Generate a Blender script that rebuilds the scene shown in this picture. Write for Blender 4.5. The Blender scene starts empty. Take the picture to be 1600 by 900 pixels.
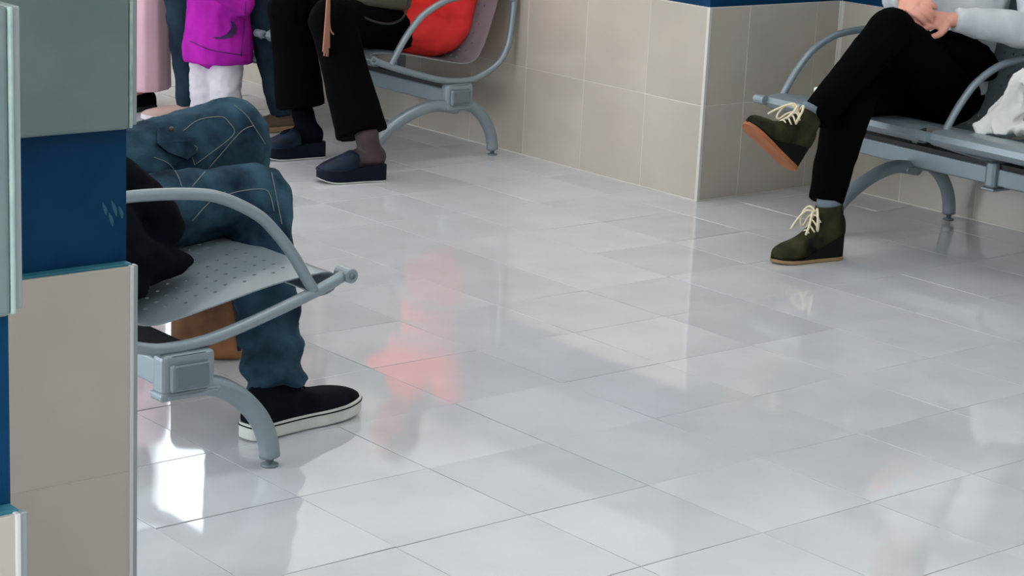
import bpy, bmesh, math, random
from mathutils import Vector, Matrix, noise
from mathutils.bvhtree import BVHTree
random.seed(7)
scene = bpy.context.scene
COL = scene.collection
V = Vector
PI = math.pi

# ------------------------------------------------------------------ camera
FPX = 3291.5
CAM = V((-1.954, -4.980, 1.470))
yaw, pitch, roll = math.radians(40.277), math.radians(14.166), math.radians(2.764)
fw = V((math.sin(yaw)*math.cos(pitch), math.cos(yaw)*math.cos(pitch), -math.sin(pitch)))
r0 = V((math.cos(yaw), -math.sin(yaw), 0)); u0 = r0.cross(fw)
rt = r0*math.cos(roll) + u0*math.sin(roll)
up = -r0*math.sin(roll) + u0*math.cos(roll)
cd = bpy.data.cameras.new('camera'); cam = bpy.data.objects.new('camera', cd); COL.objects.link(cam)
cd.sensor_width = 36.0; cd.lens = FPX/1600*36.0; cd.clip_start = .05; cd.clip_end = 100
M = Matrix((rt, up, -fw)).transposed().to_4x4(); M.translation = CAM
cam.matrix_world = M
scene.camera = cam
def ray(px, py): return (fw + rt*((px-800)/FPX) + up*((450-py)/FPX)).normalized()

# ------------------------------------------------------------------ world, lights, exposure
w = bpy.data.worlds.new('sky'); scene.world = w; w.use_nodes = True
bg = w.node_tree.nodes['Background']; bg.inputs[0].default_value = (.86, .93, 1.0, 1); bg.inputs[1].default_value = 4.8
scene.view_settings.view_transform = 'Standard'; scene.view_settings.look = 'None'
scene.view_settings.gamma = 1; scene.view_settings.use_curve_mapping = False
scene.view_settings.exposure = 0.0
def area(name, loc, rot, sx, sy, power, col):
    l = bpy.data.lights.new(name, 'AREA'); l.shape = 'RECTANGLE'; l.size = sx; l.size_y = sy
    l.energy = power; l.color = col
    o = bpy.data.objects.new(name, l); COL.objects.link(o); o.location = loc; o.rotation_euler = rot
    return o
LAMPS = [(x, y) for x in (-1.6, .6, 2.6) for y in (-4.4, -2.0, .4, 2.8)]  # all unseen; row nearest the camera added to brighten faces turned to it
for i, (x, y) in enumerate(LAMPS):
    area('unseen_ceiling_light', (x, y, 2.93), (0, 0, 0), 1.1, .55, 9.5, (.90, .96, 1.0) if y < -1 else (1.0, .95, .88))

# ------------------------------------------------------------------ materials
def lin(c):
    return tuple(((x/255)/12.92 if x/255 <= .04045 else ((x/255+.055)/1.055)**2.4) for x in c)
def mat(name, c, rough=.5, metal=0, var=.0, vscale=6, c2=None, bump=0, bscale=60, rand=0, spec=.5, sheen=0, coat=0):
    m = bpy.data.materials.new(name); m.use_nodes = True
    nt = m.node_tree; b = nt.nodes['Principled BSDF']
    b.inputs['Roughness'].default_value = rough; b.inputs['Metallic'].default_value = metal
    b.inputs['Specular IOR Level'].default_value = spec
    if sheen: b.inputs['Sheen Weight'].default_value = sheen
    if coat: b.inputs['Coat Weight'].default_value = coat; b.inputs['Coat Roughness'].default_value = .08
    c = lin(c)
    tc = nt.nodes.new('ShaderNodeTexCoord')
    src = None
    if var or c2:
        n = nt.nodes.new('ShaderNodeTexNoise'); n.inputs['Scale'].default_value = vscale; n.inputs['Detail'].default_value = 6
        nt.links.new(tc.outputs['Object'], n.inputs['Vector'])
        if rand:
            oi = nt.nodes.new('ShaderNodeObjectInfo')
            ad = nt.nodes.new('ShaderNodeVectorMath'); ad.operation = 'MULTIPLY_ADD'
            ad.inputs[1].default_value = (1, 1, 1)
            cx = nt.nodes.new('ShaderNodeCombineXYZ'); mm = nt.nodes.new('ShaderNodeMath'); mm.operation = 'MULTIPLY'; mm.inputs[1].default_value = 37
            nt.links.new(oi.outputs['Random'], mm.inputs[0])
            nt.links.new(mm.outputs[0], cx.inputs[0]); nt.links.new(mm.outputs[0], cx.inputs[1])
            nt.links.new(tc.outputs['Object'], ad.inputs[0]); nt.links.new(cx.outputs[0], ad.inputs[2])
            nt.links.new(ad.outputs[0], n.inputs['Vector'])
        rp = nt.nodes.new('ShaderNodeValToRGB'); rp.color_ramp.elements[0].position = .32; rp.color_ramp.elements[1].position = .68
        d = lin(c2) if c2 else tuple(x*(1-var) for x in c)
        rp.color_ramp.elements[0].color = (*d, 1); rp.color_ramp.elements[1].color = (*c, 1)
        nt.links.new(n.outputs['Fac'], rp.inputs[0]); src = rp.outputs[0]
    if rand:
        oi = nt.nodes.new('ShaderNodeObjectInfo')
        mr = nt.nodes.new('ShaderNodeMapRange'); mr.inputs[3].default_value = 1-rand; mr.inputs[4].default_value = 1+rand
        nt.links.new(oi.outputs['Random'], mr.inputs[0])
        hs = nt.nodes.new('ShaderNodeHueSaturation')
        nt.links.new(mr.outputs[0], hs.inputs['Value'])
        if src: nt.links.new(src, hs.inputs['Color'])
        else: hs.inputs['Color'].default_value = (*c, 1)
        src = hs.outputs[0]
    if src: nt.links.new(src, b.inputs['Base Color'])
    else: b.inputs['Base Color'].default_value = (*c, 1)
    if bump:
        n2 = nt.nodes.new('ShaderNodeTexNoise'); n2.inputs['Scale'].default_value = bscale; n2.inputs['Detail'].default_value = 4
        nt.links.new(tc.outputs['Object'], n2.inputs['Vector'])
        bp = nt.nodes.new('ShaderNodeBump'); bp.inputs['Strength'].default_value = bump; bp.inputs['Distance'].default_value = .004
        nt.links.new(n2.outputs['Fac'], bp.inputs['Height']); nt.links.new(bp.outputs[0], b.inputs['Normal'])
    return m
FLOORT = mat('floor_tile_glaze', (205, 205, 208), .05, var=.10, vscale=5, rand=.065, spec=.5, bump=.02, bscale=5)
GROUT = mat('floor_grout', (112, 114, 116), .8)
WALLT = mat('wall_tile_glaze', (190, 181, 169), .16, var=.10, vscale=4, rand=.03)
WGROUT = mat('wall_grout', (205, 200, 192), .7)
BLUE = mat('blue_paint', (0, 57, 92), .6, spec=.15, c2=(0, 47, 80), vscale=9, bump=.15, bscale=40)
LITEDGE = mat('top_lit_blue_edge', (28, 98, 116), .6, c2=(44, 116, 130), vscale=40)  # blue ledge as lit from above, that light put into the colour
STONE = mat('grey_panel', (116, 130, 128), .6, c2=(98, 118, 116), vscale=7, bump=.05, bscale=150)
PANELEDGE = mat('panel_edge', (168, 184, 176), .5, c2=(140, 162, 156), vscale=30)
TRIM = mat('pale_trim', (205, 204, 198), .35)
TRIMG = mat('grey_trim', (150, 158, 160), .35, metal=.3)
WHITEW = mat('white_wall', (214, 212, 206), .8)
CEIL = mat('ceiling_white', (225, 225, 222), .9)
STEEL = mat('grey_painted_steel', (138, 150, 156), .34, metal=.35, spec=.6)
STEELD = mat('dark_steel', (112, 124, 130), .38, metal=.35)
BLACKP = mat('black_plastic', (18, 20, 24), .5)
DENIM = mat('denim', (60, 90, 107), .9, c2=(18, 32, 48), spec=.1, vscale=11, bump=.25, bscale=260)
DENIM2 = mat('dark_denim', (36, 52, 64), .9, spec=.1, c2=(18, 28, 42), vscale=9, bump=.2, bscale=240)
STITCH = mat('stitching', (128, 130, 126), .9)
NAVY = mat('navy_cloth', (8, 11, 22), .95, spec=.08, c2=(3, 4, 9), vscale=12, bump=.2, bscale=200)
BLACK = mat('black_cloth', (4, 4, 5), .95, c2=(2, 2, 3), vscale=10, spec=.05)
RED = mat('red_cloth', (255, 56, 50), .75, c2=(242, 46, 42), vscale=5)
PURPLE = mat('purple_fleece', (172, 36, 162), .9, spec=.1, c2=(142, 24, 140), vscale=10, bump=.15, bscale=300)
DKPURPLE = mat('dark_purple_print', (44, 16, 70), .7)
PALE = mat('pale_grey_cotton', (206, 200, 206), .9, c2=(186, 180, 190), vscale=10)
PINK = mat('pink_cloth', (244, 206, 216), .85, c2=(238, 192, 206), vscale=4)
CARD = mat('pale_cardigan', (208, 210, 212), .9, c2=(192, 196, 200), vscale=12, bump=.2, bscale=250)
TEE = mat('grey_top', (176, 178, 180), .9)
SKIN = mat('skin', (222, 160, 140), .5, c2=(208, 140, 120), vscale=14)
SKINS = mat('skin_in_dark_stocking', (78, 54, 58), .6, c2=(40, 28, 34), vscale=10)
HAIRB = mat('brown_hair', (60, 40, 28), .6, bump=.4, bscale=90)
HAIRD = mat('dark_hair', (24, 20, 18), .6, bump=.4, bscale=90)
CLOG = mat('navy_clog', (18, 32, 54), .5, spec=.2, c2=(10, 18, 30), vscale=20)
CLOGS = mat('navy_clog_sole', (9, 16, 30), .6, spec=.15)
SNK = mat('dark_canvas', (16, 21, 30), .9, spec=.1, c2=(8, 10, 16), vscale=16, bump=.2, bscale=300)
RUBBERW = mat('white_rubber', (212, 214, 206), .6, c2=(196, 198, 190), vscale=20)
SUEDE = mat('khaki_suede', (64, 62, 42), .95, c2=(18, 21, 18), spec=.1, vscale=15, bump=.15, bscale=300)
SUEDED = mat('dark_wedge', (22, 24, 22), .9, spec=.1)
CREPE = mat('tan_sole', (150, 122, 86), .75)
ORANGE = mat('orange_brown_sole', (178, 106, 64), .7, c2=(150, 88, 54), vscale=14)
LACE = mat('cream_lace', (224, 212, 182), .9)
SOCK = mat('grey_sock', (104, 118, 128), .9)
BEIGE = mat('beige_leather', (176, 150, 140), .7)
BROWNS = mat('brown_leather_shoe', (92, 72, 58), .6)
TAN = mat('tan_leather', (160, 108, 66), .55, c2=(98, 62, 38), vscale=9)
OLIVE = mat('olive_leather', (84, 82, 68), .5, c2=(62, 62, 54), vscale=9)
TASSEL = mat('tan_fringe', (166, 116, 96), .85)
SCARF = mat('white_scarf', (226, 226, 222), .9, c2=(206, 204, 200), vscale=8)
NAVYBAG = mat('dark_blue_fabric', (22, 52, 82), .7)
TISSUE = mat('white_tissue', (238, 236, 236), .9)
SMEAR = mat('green_smear', (26, 88, 104), .6)

# ------------------------------------------------------------------ helpers
def link(name, me, m=None, parent=None, smooth=False):
    o = bpy.data.objects.new(name, me); COL.objects.link(o)
    if m is not None and not me.materials: me.materials.append(m)
    if parent is not None: o.parent = parent
    if smooth:
        for p in me.polygons: p.use_smooth = True
    return o
def tag(o, label, cat, group=None):
    o['label'] = label; o['category'] = cat
    if group: o['group'] = group
    return o
def struct(o): o['kind'] = 'structure'; return o
def empty(name, loc=(0, 0, 0), rz=0):
    e = bpy.data.objects.new(name, None); COL.objects.link(e); e.location = loc; e.rotation_euler = (0, 0, rz)
    e.empty_display_size = .1
    return e
def pydata(name, vs, fs):
    me = bpy.data.meshes.new(name); me.from_pydata([tuple(v) for v in vs], [], fs); me.update(); return me
def fixn(me):
    bm = bmesh.new(); bm.from_mesh(me); bmesh.ops.recalc_face_normals(bm, faces=bm.faces); bm.to_mesh(me); bm.free(); return me
def box_me(name, a, b, bev=0, seg=2):
    bm = bmesh.new(); bmesh.ops.create_cube(bm, size=1)
    a = V(a); b = V(b)
    for v in bm.verts: v.co = V(((a[i]+b[i])/2 + v.co[i]*(b[i]-a[i]) for i in range(3)))
    if bev: bmesh.ops.bevel(bm, geom=bm.edges[:], offset=bev, segments=seg, affect='EDGES', profile=.5)
    bmesh.ops.recalc_face_normals(bm, faces=bm.faces)
    me = bpy.data.meshes.new(name); bm.to_mesh(me); bm.free(); return me
def box(name, a, b, m, parent=None, bev=0, seg=2):
    return link(name, box_me(name, a, b, bev, seg), m, parent, smooth=False)
def catmull(pts, n):
    pts = [V(p) for p in pts]
    if len(pts) < 3: 
        return [pts[0].lerp(pts[-1], i/n) for i in range(n+1)]
    out = []
    P = [pts[0]*2-pts[1]] + pts + [pts[-1]*2-pts[-2]]
    for i in range(1, len(P)-2):
        a, b, c, d = P[i-1], P[i], P[i+1], P[i+2]
        for k in range(n):
            t = k/n
            out.append(.5*((2*b)+(c-a)*t+(2*a-5*b+4*c-d)*t*t+(3*b-a-3*c+d)*t**3))
    out.append(pts[-1]); return out
def rings(path, rad, n=12, ref=None):
    """path: points, rad: (ra, rb) for each; returns rings of verts"""
    out = []; T = []
    N = len(path)
    for i in range(N):
        t = (path[min(i+1, N-1)]-path[max(i-1, 0)])
        T.append(t.normalized() if t.length > 1e-9 else V((0, 0, 1)))
    r = V(ref) if ref is not None else (V((0, 0, 1)) if abs(T[0].z) < .9 else V((1, 0, 0)))
    u = (r - T[0]*r.dot(T[0])).normalized()
    for i in range(N):
        if ref is not None:
            q = r - T[i]*r.dot(T[i])
            if q.length > .15: u = q.normalized()
            else: u = (u-T[i]*u.dot(T[i])).normalized()
        else: u = (u-T[i]*u.dot(T[i])).normalized()
        v = T[i].cross(u)
        a, b = rad[i]
        out.append([path[i]+u*(math.cos(2*PI*k/n)*a)+v*(math.sin(2*PI*k/n)*b) for k in range(n)])
    return out, T
def loft(bm, rgs, capA=None, capB=None):
    vr = [[bm.verts.new(p) for p in r] for r in rgs]
    n = len(vr[0])
    for i in range(len(vr)-1):
        for k in range(n):
            bm.faces.new((vr[i][k], vr[i][(k+1) % n], vr[i+1][(k+1) % n], vr[i+1][k]))
    bm.faces.new(list(reversed(vr[0]))); bm.faces.new(vr[-1])
def tube_bm(bm, pts, r, n=10, sub=6, closed_ends=True):
    path = catmull(pts, sub) if sub > 1 else [V(p) for p in pts]
    N = len(path)
    if callable(r): rr = [(r(i/(N-1)),)*2 for i in range(N)]
    else: rr = [(r, r)]*N
    rg, _ = rings(path, rr, n)
    loft(bm, rg)
def tube(name, pts, r, m, parent=None, n=10, sub=6):
    bm = bmesh.new(); tube_bm(bm, pts, r, n, sub)
    me = bpy.data.meshes.new(name); bmesh.ops.recalc_face_normals(bm, faces=bm.faces); bm.to_mesh(me); bm.free()
    return link(name, me, m, parent, True)
def tubes(name, lst, r, m, parent=None, n=8, sub=6):
    bm = bmesh.new()
    for p in lst: tube_bm(bm, p, r, n, sub)
    me = bpy.data.meshes.new(name); bmesh.ops.recalc_face_normals(bm, faces=bm.faces); bm.to_mesh(me); bm.free()
    return link(name, me, m, parent, True)
def chain(pts, rad, ref=None, flatA=False, flatB=False, sub=5):
    """smooth tapered limb: pts, rad floats or (ra, rb) pairs; hemispherical ends unless flat"""
    rad = [(x, x) if not isinstance(x, tuple) else x for x in rad]
    path = catmull(pts, sub)
    rv = catmull([V((a, b, 0)) for a, b in rad], sub)
    rr = [(max(.002, p.x), max(.002, p.y)) for p in rv]
    def cap(p0, p1, r):
        d = (p0-p1).normalized(); ps = []; rs = []
        k = min(r)
        for a in (85, 65, 45, 22):
            a = math.radians(a); ps.append(p0+d*(k*math.sin(a))); rs.append((r[0]*math.cos(a), r[1]*math.cos(a)))
        return ps, rs
    if not flatA:
        ps, rs = cap(path[0], path[1], rr[0]); path = ps+path; rr = rs+rr
    if not flatB:
        ps, rs = cap(path[-1], path[-2], rr[-1]); path = path+ps[::-1]; rr = rr+rs[::-1]
    return rings(path, rr, 16, ref)[0]
def ball(c, r3):
    c = V(c); out = []
    for i in range(1, 12):
        a = PI*i/12
        out.append([c+V((r3[0]*math.sin(a)*math.cos(2*PI*k/18), r3[1]*math.sin(a)*math.sin(2*PI*k/18), r3[2]*math.cos(a))) for k in range(18)])
    return out
def fuse(name, chains, voxel, m, parent=None, smooth=4, disp=None, origin=None):
    bm = bmesh.new()
    for c in chains: loft(bm, c)
    bmesh.ops.recalc_face_normals(bm, faces=bm.faces)
    me = bpy.data.meshes.new('tmp'); bm.to_mesh(me); bm.free()
    t = bpy.data.objects.new('tmp', me); COL.objects.link(t)
    md = t.modifiers.new('r', 'REMESH'); md.mode = 'VOXEL'; md.voxel_size = voxel
    if smooth:
        s = t.modifiers.new('s', 'SMOOTH'); s.iterations = smooth; s.factor = .5
    bpy.context.view_layer.update()
    dg = bpy.context.evaluated_depsgraph_get()
    out = bpy.data.meshes.new_from_object(t.evaluated_get(dg)); out.name = name
    bpy.data.objects.remove(t); bpy.data.meshes.remove(me)
    if disp:
        nn = [v.normal.copy() for v in out.vertices]
        for v, q in zip(out.vertices, nn): v.co += q*disp(v.co)
        out.update()
    bvh = BVHTree.FromPolygons([v.co.copy() for v in out.vertices], [tuple(p.vertices) for p in out.polygons])
    if parent is not None: out.transform(Matrix.Translation(-parent.location))
    out.materials.clear(); out.materials.append(m)
    o = link(name, out, None, parent, True)
    return o, bvh
def shift(o, parent):
    """mesh built in world coordinates -> local to a thing placed at parent.location"""
    o.data.transform(Matrix.Translation(-parent.location)); return o
def wr(amp, s, an=(1, 1, 1), seed=0):
    def f(p):
        q = V((p.x*an[0]*s+seed, p.y*an[1]*s, p.z*an[2]*s))
        return amp*(noise.noise(q)+.5*noise.noise(q*2.1))
    return f
def onto(bvh, pts, off=.001):
    """polyline of picture points laid on a garment's surface"""
    out = []
    for (x, y) in pts:
        h = bvh.ray_cast(CAM, ray(x, y))
        if h[0] is not None:
            n = h[1]; 
            if n.dot(ray(x, y)) > 0: n = -n
            out.append(h[0]+n*off)
    return out
def seams(name, bvh, lines, r, m, parent):
    bm = bmesh.new(); k = 0
    for L in lines:
        D = [(p.x, p.y) for p in catmull([V((a, b, 0)) for a, b in L], 8)]
        P = onto(bvh, D)
        run = []
        for p in P:
            if run and (p-run[-1]).length > .05:
                if len(run) > 2: tube_bm(bm, run, r, 5, 1); k += 1
                run = []
            run.append(p)
        if len(run) > 2: tube_bm(bm, run, r, 5, 1); k += 1
    me = bpy.data.meshes.new(name); bm.to_mesh(me); bm.free()
    me.transform(Matrix.Translation(-parent.location) if parent.type == 'EMPTY' else Matrix.Translation(-parent.parent.location))
    o = link(name, me, m, parent, True); o['kind'] = 'stuff'; return o

# ------------------------------------------------------------------ setting
T = .33
WX, CY, WX2 = 3.16, .087, 3.82          # left wall plane, return wall plane, right wall plane
HW = .672                                # tiled height
floor = struct(box('floor', (-3.3, -6.3, -.06), (4.2, 5.6, -.0025), GROUT))
tile_me = box_me('floor_tile', (-.1640, -.1640, -.008), (.1640, .1640, 0), .0005, 1); tile_me.materials.append(FLOORT)
def inframe(p, mg=30):
    d = p-CAM; z = d.dot(fw)
    if z < .3: return False
    x = 800+FPX*d.dot(rt)/z; y = 450-FPX*d.dot(up)/z
    return -mg < x < 1600+mg and -mg < y < 900+mg
near, rest = [], []
for i in range(-10, 13):
    for j in range(-17, 20):
        c = V(((i+.5)*T, (j+.5)*T, 0))
        if not (-3.3 < c.x < 4.0 and -6.3 < c.y < 5.5): continue
        if c.x > WX+.1 and c.y > CY+.1: continue
        vis = any(inframe(c+V((a*T/2, b*T/2, 0))) for a in (-1, 0, 1) for b in (-1, 0, 1))
        (near if vis else rest).append(c)
print('floor tiles in view', len(near), 'rest', len(rest))
for c in near:
    o = bpy.data.objects.new('floor_tile', tile_me); COL.objects.link(o); o.parent = floor
    o.location = c; o.rotation_euler = (random.gauss(0, .0028), random.gauss(0, .0028), 0)
bm = bmesh.new()
for c in rest:
    q = .1642
    for z in (0,):
        vs = [bm.verts.new((c.x+a*q, c.y+b*q, zz)) for zz in (0, -.008) for a, b in ((-1, -1), (1, -1), (1, 1), (-1, 1))]
        bm.faces.new(vs[:4])
        for k in range(4): bm.faces.new((vs[k], vs[4+k], vs[4+(k+1) % 4], vs[(k+1) % 4]))
me = bpy.data.meshes.new('floor_tiles_beyond'); bm.to_mesh(me); bm.free()
o = link('floor_tiles_beyond', me, FLOORT, floor); o['kind'] = 'stuff'

def wall_tiles(parent, axis, plane, cuts, zcuts, sign):
    """axis 'x': wall in plane x = plane running along y; tiles proud of it by 8 mm towards sign"""
    g = .0014
    for a, b in zip(cuts[:-1], cuts[1:]):
        for z0, z1 in zip(zcuts[:-1], zcuts[1:]):
            p0, p1 = plane, plane+sign*.008
            if axis == 'x': q = box_me('wall_tile', (min(p0, p1), a+g, z0+g), (max(p0, p1), b-g, z1-g), .001, 1)
            else: q = box_me('wall_tile', (a+g, min(p0, p1), z0+g), (b-g, max(p0, p1), z1-g), .001, 1)
            cen = sum((v.co for v in q.vertices), V())/len(q.vertices)
            q.transform(Matrix.Translation(-cen))
            o = link('wall_tile', q, WALLT, parent); o.location = cen
ZC = [.004, .335, HW]
# left wall (behind the red-jacket bench), runs away from the camera, ends at a tall window
wl = struct(box('wall_left', (WX+.0012, CY+.12, 0), (WX+.12, 5.5, HW), WGROUT))
wall_tiles(wl, 'x', WX+.008, [CY+.008, .38] + [.38+.3275*k for k in range(1, 15)], ZC, -1)
box('painted_band', (WX+.014, CY+.12, HW), (WX+.12, 5.5, .888), BLUE, wl)
box('bumper_panel', (WX+.002, CY+.12, .888), (WX+.12, 5.5, 1.207), STONE, wl, .003)
box('upper_wall', (WX+.014, CY+.12, 1.207), (WX+.12, 2.95, 3.0), WHITEW, wl)
# return wall facing the camera
wc = struct(box('wall_corner', (WX+.0012, CY+.0012, 0), (WX2+.12, CY+.12, HW), WGROUT))
wall_tiles(wc, 'y', CY+.008, [WX+.008, 3.357, 3.70, WX2+.004], ZC, -1)
box('painted_band', (WX+.014, CY+.014, HW), (WX2+.12, CY+.12, .888), BLUE, wc)
box('bumper_panel', (WX+.002, CY+.002, .888), (WX2+.12, CY+.12, 1.207), STONE, wc, .003)
box('upper_wall', (WX+.014, CY+.014, 1.207), (WX2+.12, CY+.12, 3.0), WHITEW, wc)
# right wall behind the right bench
wr_ = struct(box('wall_right', (WX2+.0012, -6.3, 0), (WX2+.12, CY+.0, HW), WGROUT))
wall_tiles(wr_, 'x', WX2+.008, [-3.56+.33*k for k in range(12)], ZC, -1)
box('painted_band', (WX2+.014, -6.3, HW), (WX2+.12, CY+.0, .888), BLUE, wr_)
box('bumper_panel', (WX2+.002, -6.3, .888), (WX2+.12, CY+.0, 1.207), STONE, wr_, .003)
box('upper_wall', (WX2+.014, -6.3, 1.207), (WX2+.12, CY, 3.0), WHITEW, wr_)
t1 = struct(box('trim_1', (WX-.003, CY-.003, 0), (WX+.010, CY+.010, HW+.001), TRIM, None, .002))
t2 = struct(box('trim_2', (WX2-.004, CY-.004, 0), (WX2+.006, CY+.006, HW), TRIM, None, .002))

# near pillar at the left and the nearer wall end in front of it
def wall_end(name, x0, x1, y0, y1, slab_x):
    p = struct(box(name, (x0, y0+.0008, 0), (x1-.0008, y1, HW-.002), WALLT))
    for z0, z1 in ((.004, .335), (.335, HW)):
        xs = [x1-.009]
        while xs[-1] > x0+.01: xs.append(max(x0, xs[-1]-.33))
        for b, a in zip(xs[:-1], xs[1:]):
            box('wall_tile', (a+.001, y0, z0+.0006), (b-.001, y0+.008, z1-.0006), WALLT, p, .0008, 1)
        ys = [y0+.010]
        while ys[-1] < y1-.01: ys.append(min(y1, ys[-1]+.33))
        for a, b in zip(ys[:-1], ys[1:]):
            box('wall_tile', (x1-.008, a+.001, z0+.0006), (x1, b-.001, z1-.0006), WALLT, p, .0008, 1)
    box('lit_ledge_top', (x0, y0+.006, HW-.002), (x1-.004, y1, HW+.003), LITEDGE, p, .001, 1)  # thin sheet over the ledge, its top light painted in teal
    box('painted_band', (x0, y0+.026, HW), (x1-.004, y1, .905), BLUE, p)
    box('bumper_panel', (x0, y0-.001, .888), (x1-.013, y1, 1.207), STONE, p, .006, 3)
    box('panel_edge_strip', (x1-.0135, y0-.002, .890), (x1-.008, y1, 1.206), PANELEDGE, p, .002, 2)
    box('panel_end_cap', (x1-.008, y0+.002, .894), (x1+.001, y1, 1.206), TRIMG, p, .002, 2)
    box('upper_wall', (x0, y0+.02, 1.207), (x1-.02, y1, 3.0), WHITEW, p)
    box('corner_trim', (x1-.012, y0-.003, .001), (x1-.006, y0+.010, HW+.001), TRIM, p, .0015, 2)
    box('corner_trim', (x1-.006, y0-.001, .001), (x1+.002, y0+.012, HW+.001), TRIMG, p, .0015, 2)
    return p
wp = wall_end('wall_pillar', -1.30, -.340, -2.168, -1.82, 0)
wn = wall_end('wall_near', -3.2, -.984, -3.059, -2.70, 0)
# rubbed green hand smear on the blue band of the pillar
for (a, b, c, d) in ((.160, 316, .166, 336), (.174, 313, .182, 338), (.186, 322, .191, 342), (.170, 332, .176, 354)):
    pts = []
    for (x, y) in ((a*1000, b), ((a+c)*500+1, (b+d)/2), (c*1000, d)):
        r = ray(x, y); k = (-2.168+.026-CAM.y)/r.y; pts.append(CAM+r*k+V((0, -.0003, 0)))
    bm = bmesh.new(); n = V((0, -1, 0)); L = catmull(pts, 4); vv = []
    for i, p in enumerate(L):
        h = .0032*math.sin(PI*(i+.4)/(len(L)-.2)); vv.append((bm.verts.new(p-V((h, 0, 0))), bm.verts.new(p+V((h, 0, 0)))))
    for q0, q1 in zip(vv[:-1], vv[1:]): bm.faces.new((q0[0], q1[0], q1[1], q0[1]))
    me = bpy.data.meshes.new('paint_smear'); bm.to_mesh(me); bm.free(); link('paint_smear', me, SMEAR, wp)

# rest of the room, outside the frame: far wall, window walls, ceiling
wb = struct(box('wall_back', (-3.3, 5.5, 0), (4.2, 5.62, 3.0), WHITEW))
wf = struct(box('wall_front', (-3.3, -6.42, 0), (4.2, -6.3, 3.0), WHITEW))
cl = struct(box('ceiling', (-3.4, -6.4, 3.0), (4.2, 5.62, 3.1), CEIL))
ws = struct(box('wall_side', (-3.42, -6.4, 0), (-3.3, 5.62, .30), WHITEW))
box('lintel', (-3.42, -6.4, 2.75), (-3.3, 5.62, 3.0), WHITEW, ws)
for y in (-6.4, -3.3, -1.0, 1.3, 3.6, 5.5): box('window_post', (-3.42, y-.08, .3), (-3.3, y+.08, 2.75), WHITEW, ws)
wd = struct(box('window_1', (WX+.02, 2.95, 2.75), (WX+.12, 5.5, 3.0), WHITEW))
box('window_frame', (WX+.04, 5.40, 1.207), (WX+.10, 5.5, 2.75), STEEL, wd)
box('window_frame', (WX+.04, 2.95, 2.70), (WX+.10, 5.40, 2.75), STEEL, wd)
box('window_sill', (WX-.02, 2.95, 1.207), (WX+.12, 5.5, 1.235), TRIM, wd, .004)

# ------------------------------------------------------------------ benches
SEAT = [(.345, .362), (.372, .366), (.388, .380), (.388, .398), (.370, .409), (.33, .410), (.227, .400), (.10, .376), (.003, .358),
        (-.060, .352), (-.105, .365), (-.135, .400), (-.165, .452), (-.229, .585), (-.285, .70), (-.318, .780), (-.335, .800), (-.352, .795)]
def lim(s, l): return s if s > 0 or l is None else -l*math.tanh(-s/l)
def seat_mesh(name, width, rs):
    prof = [V((lim(s, rs), 0, z)) for s, z in SEAT]
    P = catmull(prof, 8)
    # resample by length in 18 mm steps
    cell = .018; L = [0]
    for a, b in zip(P[:-1], P[1:]): L.append(L[-1]+(b-a).length)
    def at(l):
        l = max(0, min(L[-1], l))
        for k in range(1, len(L)):
            if l <= L[k]: 
                t = (l-L[k-1])/(L[k]-L[k-1]+1e-9); return P[k-1].lerp(P[k], t)
        return P[-1]
    nu = int(L[-1]/cell); nv = int(width/cell)
    cu = L[-1]/nu; cv = width/nv
    bm = bmesh.new(); grid = {}
    for i in range(nu+1):
        p = at(i*cu)
        for j in range(nv+1): grid[i, j] = bm.verts.new((p.x, j*cv, p.z))
    hr = .0048
    for i in range(nu):
        for j in range(nv):
            a, b, c, d = grid[i, j], grid[i+1, j], grid[i+1, j+1], grid[i, j+1]
            hole = i > 7 and i < nu-4 and 2 < j < nv-3 and i % 2 == 0 and j % 2 == (i//2) % 2
            if not hole: bm.faces.new((a, b, c, d)); continue
            o = []
            for k in range(8):
                an = math.radians(22.5+45*k); uu = .5+hr/cu*math.cos(an); vv = .5+hr/cv*math.sin(an)
                p = (a.co*(1-uu)*(1-vv)+b.co*uu*(1-vv)+c.co*uu*vv+d.co*(1-uu)*vv); o.append(bm.verts.new(p))
            # octagon verts: 0 (22.5) 1 (67.5) 2 (112.5) ...
            bm.faces.new((c, o[1], o[0])); bm.faces.new((d, o[3], o[2])); bm.faces.new((a, o[5], o[4])); bm.faces.new((b, o[7], o[6]))
            bm.faces.new((b, c, o[0], o[7])); bm.faces.new((c, d, o[2], o[1])); bm.faces.new((d, a, o[4], o[3])); bm.faces.new((a, b, o[6], o[5]))
    bmesh.ops.recalc_face_normals(bm, faces=bm.faces)
    me = bpy.data.meshes.new(name); bm.to_mesh(me); bm.free(); me.materials.append(STEEL)
    for p in me.polygons: p.use_smooth = True
    return me
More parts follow.
